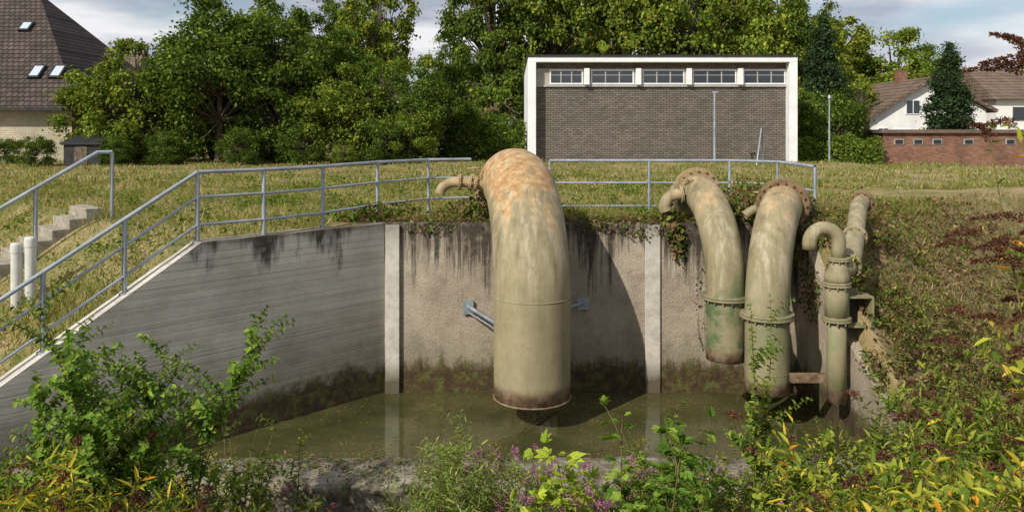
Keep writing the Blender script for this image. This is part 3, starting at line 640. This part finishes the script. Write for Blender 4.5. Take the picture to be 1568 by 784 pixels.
bush('creeper',[((4.95,13.2,-.4),(.16,.35,.5),300,.06),((4.88,12.8,-1.),(.12,.5,.5),240,.06),((5.15,12.9,.0),(.4,.5,.25),360,.06),((5.2,12.2,-.5),(.3,.5,.3),320,.06),((3.75,12.2,-1.5),(.1,.1,.4),60,.05),((3.3,13.45,-1.3),(.2,.05,.9),50,.05),((5.1,10.9,-1.6),(.25,.5,.25),460,.06),((5.1,10.1,-2.),(.3,.5,.3),460,.06),((5.5,11.6,-1.1),(.4,.5,.25),400,.06),((6.2,13.2,-.1),(.6,.5,.2),400,.06),((5.9,12.2,-.9),(.4,.5,.25),300,.07)],BROWN+IVY[:2])
f=Acc(); n=15000; x=rng.uniform(5.0,12,n); y=rng.uniform(8,17,n); k=(x-5.)*.66-(y-14.5)*.75>0; x=x[k];y=y[k];n=len(x)
p=np.stack([x,y,H(x,y)+rng.uniform(0,.2,n)*np.clip(patch(x,y,2.)*1.6,.1,1.4)],1); nr=nz(np.array([0,-.3,1])+rng.normal(size=(n,3))*.6); L=.06*rng.uniform(.5,1.6,n); leaf6(f,p,np.cross(nr,rdir(n)),nr,L,L*.7,pal(n,BROWN)); link('bank_groundcover',f.mesh('bank_groundcover'),M['leaf'])
f=Acc(); n=2600; x=rng.uniform(-2.4,5.1,n); y=rng.normal(13.75,.12,n); p=np.stack([x,y,np.full(n,.07)+rng.uniform(0,.06,n)],1); nr=nz(np.array([0,0,1])+rng.normal(size=(n,3))*.6); L=.05*rng.uniform(.5,1.5,n); leaf6(f,p,np.cross(nr,rdir(n)),nr,L,L*.6,pal(n,BROWN)); link('wall_litter',f.mesh('wall_litter'),M['leaf'])
f=Acc(); n=1800; x=rng.uniform(-5,4.8,n); y=rng.uniform(9.7,13.4,n)
k=(-(((x-A[0])*D[1]-(y-A[1])*D[0]))>.05)&(np.sin(x*1.7+y)+np.sin(y*2.3-x)+rng.normal(0,.5,n)>.1); x=x[k];y=y[k];n=len(x); p=np.stack([x,y,np.full(n,-2.845)],1); nr=nz(np.array([0,0,1])+rng.normal(size=(n,3))*.05); L=.045*rng.uniform(.4,1.3,n); leaf6(f,p,np.cross(nr,rdir(n)),nr,L,L*.6,pal(n,[((.28,.2,.05),2),((.15,.09,.04),2),((.14,.16,.04),1)]),.02,.02); link('floating_leaves',f.mesh('floating_leaves'),M['leaf'])
f=Acc(); n=2600; x=rng.uniform(-6.5,4.8,n); y=rng.uniform(8.8,9.55,n); k=patch(x,y,2.5,3.)>.5; x=x[k];y=y[k];n=len(x); p=np.stack([x,y,np.full(n,-2.29)+rng.uniform(0,.05,n)],1); nr=nz(np.array([0,0,1])+rng.normal(size=(n,3))*.5); L=.045*rng.uniform(.5,1.5,n); leaf6(f,p,np.cross(nr,rdir(n)),nr,L,L*.5,pal(n,BROWN+GREEN[:1])); link('sill_moss_and_litter',f.mesh('sill_litter'),M['leaf'])

# ------------------------------------------------------------------ foreground plants
def stem(root,h,lean,droop,n=9):
    t=np.linspace(0,1,n)[:,None]; l=np.array([lean[0],lean[1],0]); ph=rng.uniform(0,6)
    return np.array(root)+l*h*t**1.6+np.array([0,0,1])*h*(t-droop*t**3)+np.concatenate([np.sin(t*5+ph),np.cos(t*4+ph),0*t],1)*.02*h*t
def sample(P,t):
    i=np.clip(t*(len(P)-1),0,len(P)-1.001); k=i.astype(int); f=(i-k)[:,None]; return P[k]*(1-f)+P[k+1]*f, nz(P[k+1]-P[k])
def leaves_on(acc,P,n,t0,L,W,palette,up=.35,droop=.2,fold=.18,taper=.5,palm=0):
    t=np.linspace(t0,1,n)+rng.uniform(-.01,.01,n); t=np.clip(t,0,1); pos,tan=sample(P,t); ang=np.arange(n)*2.4+rng.uniform(0,6)
    a=np.array([1.,0,0]); s=nz(np.cross(tan,a+0*tan)); b=np.cross(tan,s); o=np.cos(ang)[:,None]*s+np.sin(ang)[:,None]*b
    d=nz(o+tan*up+rng.normal(size=(n,3))*.2); nr=nz(tan*.8+np.array([0,0,.6])+rng.normal(size=(n,3))*.25)
    l=L*(1-taper*t)*rng.uniform(.65,1.25,n); w=W*(1-taper*t)*rng.uniform(.7,1.2,n); c=pal(n,palette)
    if palm:
        side=nz(np.cross(d,nr)); pos=pos+d*(l*.6)[:,None]
        for q,sc in ((-1.1,.65),(-.55,.85),(0,1),(.55,.85),(1.1,.65)): leaf6(acc,pos,d*math.cos(q)+side*math.sin(q),nr,l*sc,w*.6*sc,c,fold,droop)
    else: leaf6(acc,pos,d,nr,l,w,c,fold,droop)
def spike(acc,P,n,r,size,palette):
    t=rng.uniform(0,1,n); pos,tan=sample(P,t); d=rdir(n); p=pos+d*(r*(1.05-t)*rng.uniform(.3,1,n))[:,None]; leaf4(acc,p,d+tan*.4,rdir(n),size*rng.uniform(.6,1.4,n),size*.7,pal(n,palette,.4))
def plant(name,roots,h,nl,L,W,palette,lean=.2,droop=.12,branch=0,flower=None,palm=0,sr=.007,up=.35,t0=.15,bias=(0,0),fold=.18,ldroop=.2,bm=1.8,blen=(.3,.5),bt=(.25,.92)):
    o=empty(name); lf=Acc(); sm=Acc()
    for (x,y) in roots:
        z=float(H(x,y)); hh=h*rng.uniform(.72,1.1); ln=(rng.normal(bias[0],lean),rng.normal(bias[1],lean))
        Pm=stem((x,y,z-.03),hh,ln,droop); tube(sm,Pm,np.linspace(sr,sr*.35,len(Pm)),5)
        leaves_on(lf,Pm,nl,t0,L,W,palette,up,ldroop,fold,palm=palm)
        tips=[Pm]
        for b in range(branch):
            t=rng.uniform(*bt); p0,_=sample(Pm,np.array([t])); hb=hh*(1-t*.7)*rng.uniform(*blen); a=rng.uniform(0,6.28)
            Pb=stem(p0[0],hb,(math.cos(a)*.8+bias[0]*.5,math.sin(a)*.8+bias[1]*.5),droop+.1,6); tube(sm,Pb,np.linspace(sr*.5,sr*.2,len(Pb)),4)
            leaves_on(lf,Pb,max(5,int(nl*hb/hh*bm)),.1,L*.9,W*.9,palette,up,ldroop,fold,taper=.3,palm=palm); tips.append(Pb)
        if flower:
            for Tp in tips:
                if rng.uniform()<flower['p']:
                    e=Tp[-1]; dr=nz((Tp[-1]-Tp[-2])[None])[0]; l=flower['l']*rng.uniform(.6,1.2)
                    tt=np.linspace(0,1,5)[:,None]; Q=e+dr*l*tt+np.array([flower.get('bx',0),0,-1])*l*.45*tt**2; spike(lf,Q,flower['n'],flower['r'],flower['s'],flower['pal'])
    link('leaves',lf.mesh('leaves'),M['leaf'],o); link('stems',sm.mesh('stems'),M['stem'],o)
def R(x0,x1,y0,y1,n): return [(rng.uniform(x0,x1),rng.uniform(y0,y1)) for _ in range(n)]
FG=[((.09,.145,.025),3),((.145,.22,.036),3),((.24,.30,.05),2),((.38,.37,.06),.5)]
FY=[((.22,.27,.04),3),((.36,.39,.055),3),((.56,.46,.06),1.5),((.11,.18,.028),2.5),((.66,.31,.03),.35)]
BIRCH=[((.09,.165,.028),3),((.14,.245,.038),4),((.24,.33,.055),2.6)]
BR=[((.13,.06,.04),3),((.20,.10,.065),2),((.075,.038,.03),2)]
PINK=[((.42,.16,.34),3),((.55,.28,.45),1),((.25,.10,.15),1)]
plant('birch_sapling',[(-3.55,6.7),(-3.2,6.5),(-2.95,6.8),(-3.8,6.6),(-3.4,6.9),(-3.35,6.6)],2.9,66,.085,.065,BIRCH,.12,.05,26,sr=.013,up=.2,bm=2.6,blen=(.25,.5))
plant('birch_sapling',[(-4.2,6.2),(-4.5,6.6),(-3.9,6.3)],2.1,50,.088,.065,BIRCH,.15,.05,20,sr=.012,up=.2,bm=2.6)
plant('goldenrod',R(-4.3,-2.7,5.0,6.2,52),1.75,38,.18,.034,FY,.18,.2,2,{'p':.25,'l':.16,'n':120,'r':.04,'s':.022,'pal':BR},up=.5)
plant('goldenrod',R(-3.2,-1.7,5.3,6.6,54),1.5,34,.16,.032,FY+FG[:2],.2,.2,2,{'p':.35,'l':.2,'n':140,'r':.045,'s':.022,'pal':BR},up=.5)
plant('weeds',R(-6.2,-2.3,6.3,8.4,110),1.3,30,.10,.045,FG,.2,.15,3)
plant('weeds',R(-2.8,-.5,6.6,8.2,56),.75,22,.09,.035,FG+BROWN[:2],.25,.15,2,{'p':.5,'l':.12,'n':60,'r':.045,'s':.018,'pal':PINK+BR})
plant('willowherb',R(-.8,.0,5.9,7.2,26),1.85,70,.12,.022,[((.15,.22,.05),3),((.24,.31,.08),3),((.34,.37,.11),1)],.08,.06,5,up=.5)
plant('marjoram',R(-.3,1.2,6.0,7.6,70),1.35,34,.065,.032,FG,.13,.1,6,{'p':.6,'l':.06,'n':56,'r':.05,'s':.017,'pal':PINK},up=.6)
plant('maple_sapling',R(.35,.8,6.1,6.6,8),1.75,18,.15,.13,[((.36,.44,.055),3),((.26,.36,.045),2)],.1,.05,3,palm=1,t0=.35,bm=1.4)
plant('maple_sapling',R(1.0,1.5,6.2,7.0,11),2.0,22,.16,.13,BIRCH,.1,.05,3,palm=1,t0=.25,sr=.01,bm=1.4)
plant('weeds',R(1.0,3.0,6.0,8.4,110),1.2,32,.085,.04,FG,.2,.12,4,{'p':.1,'l':.06,'n':46,'r':.045,'s':.016,'pal':PINK})
plant('climbing_vine',[(2.45,8.0),(2.6,8.1),(2.5,8.2)],2.5,80,.09,.07,FG,.04,.02,5,up=.2,blen=(.15,.3))
plant('climbing_vine',R(2.4,3.9,6.8,8.4,44),1.4,44,.09,.065,FG+FY[:2],.16,.12,4)
plant('butterfly_bush',R(3.5,5.4,6.0,8.4,46),1.9,38,.15,.046,FG+FY[:1],.2,.15,6,{'p':.15,'l':.26,'n':220,'r':.05,'s':.024,'pal':BR},up=.6,sr=.009,bias=(.06,0))
plant('weeds',R(4.6,8.2,8.0,11.8,160),1.0,30,.09,.045,FG+BROWN[:3],.2,.15,4)
plant('butterfly_bush',R(2.5,3.9,4.4,6.2,36),1.9,38,.15,.044,FG+FY[:4],.18,.18,6,{'p':.15,'l':.22,'n':220,'r':.042,'s':.02,'pal':BR},up=.6,bias=(.0,0))
plant('butterfly_bush',[(2.35,3.0),(2.45,3.2),(2.5,2.8),(2.4,3.5),(2.3,2.9),(2.6,3.2),(2.7,3.6)],2.8,46,.12,.036,FG[1:]+FY+[((.14,.07,.05),.9)],.08,.16,6,{'p':.4,'l':.16,'n':320,'r':.026,'s':.012,'pal':BR},up=.6,bias=(-.08,0),sr=.007,blen=(.2,.34))
plant('butterfly_bush',[(1.98,2.7),(2.1,2.9),(2.15,2.6),(2.08,3.1),(2.2,3.0),(2.3,2.8)],3.05,26,.085,.030,FY+[((.14,.07,.05),1.5),((.68,.35,.04),.7)],.035,.08,5,{'p':1.,'l':.17,'n':480,'r':.026,'s':.010,'pal':BR,'bx':-1.2},up=.5,bias=(-.085,0),sr=.006,blen=(.10,.19),bt=(.5,.97),t0=.3)
plant('goldenrod',R(1.6,2.6,3.0,4.4,52),1.65,40,.12,.038,FY,.12,.2,3,{'p':.1,'l':.12,'n':160,'r':.03,'s':.013,'pal':BR},up=.5)

# ------------------------------------------------------------------ light, sky, camera
sd=Vector((.54,.60,-.60)).normalized()
L=bpy.data.lights.new('sun','SUN'); L.energy=4.9; L.angle=math.radians(.5); L.color=(1,.93,.81)
so=bpy.data.objects.new('sun',L); so.rotation_euler=sd.to_track_quat('-Z','Y').to_euler(); so.location=(-10,-10,20); COL.objects.link(so)
w=bpy.data.worlds.new('World'); scene.world=w; w.use_nodes=True; nt=w.node_tree; nt.nodes.clear()
def N(t): return nt.nodes.new(t)
out=N('ShaderNodeOutputWorld'); sky=N('ShaderNodeTexSky'); sky.sky_type='NISHITA'; sky.sun_disc=False
sky.sun_elevation=math.asin(-sd.z); sky.sun_rotation=math.atan2(-sd.x,-sd.y)%(2*math.pi)
b1=N('ShaderNodeBackground'); nt.links.new(sky.outputs[0],b1.inputs[0]); b1.inputs[1].default_value=.10
tc=N('ShaderNodeTexCoord'); mp=N('ShaderNodeMapping'); mp.inputs['Scale'].default_value=(1.6,1.6,6.5); mp.inputs['Location'].default_value=(.3,.9,.2); nt.links.new(tc.outputs['Generated'],mp.inputs[0])
n1=N('ShaderNodeTexNoise'); n1.inputs['Scale'].default_value=1.7; n1.inputs['Detail'].default_value=5; n1.inputs['Roughness'].default_value=.55; nt.links.new(mp.outputs[0],n1.inputs['Vector'])
r1=N('ShaderNodeValToRGB'); nt.links.new(n1.outputs[0],r1.inputs[0]); r1.color_ramp.elements[0].position=.36; r1.color_ramp.elements[0].color=(.2,.2,.2,1); r1.color_ramp.elements[1].position=.52; r1.color_ramp.elements[1].color=(1,1,1,1)
n2=N('ShaderNodeTexNoise'); n2.inputs['Scale'].default_value=3.1; n2.inputs['Detail'].default_value=5; nt.links.new(mp.outputs[0],n2.inputs['Vector'])
r2=N('ShaderNodeValToRGB'); nt.links.new(n2.outputs[0],r2.inputs[0]); r2.color_ramp.elements[0].position=.40; r2.color_ramp.elements[0].color=(.45,.48,.58,1); r2.color_ramp.elements[1].position=.60; r2.color_ramp.elements[1].color=(.92,.92,.94,1)
b2=N('ShaderNodeBackground'); nt.links.new(r2.outputs[0],b2.inputs[0]); b2.inputs[1].default_value=.97
mx=N('ShaderNodeMixShader'); nt.links.new(r1.outputs[0],mx.inputs[0]); nt.links.new(b1.outputs[0],mx.inputs[1]); nt.links.new(b2.outputs[0],mx.inputs[2]); nt.links.new(mx.outputs[0],out.inputs[0])
cam=bpy.data.cameras.new('camera'); cam.lens=27.55; cam.sensor_width=36; cam.shift_y=-.1224; cam.clip_end=3000; cam.clip_start=.05
co=bpy.data.objects.new('camera',cam); co.location=(0,0,1.65); co.rotation_euler=(math.radians(90),0,0); COL.objects.link(co); scene.camera=co
scene.view_settings.view_transform='Standard'; scene.view_settings.look='None'; scene.view_settings.exposure=0
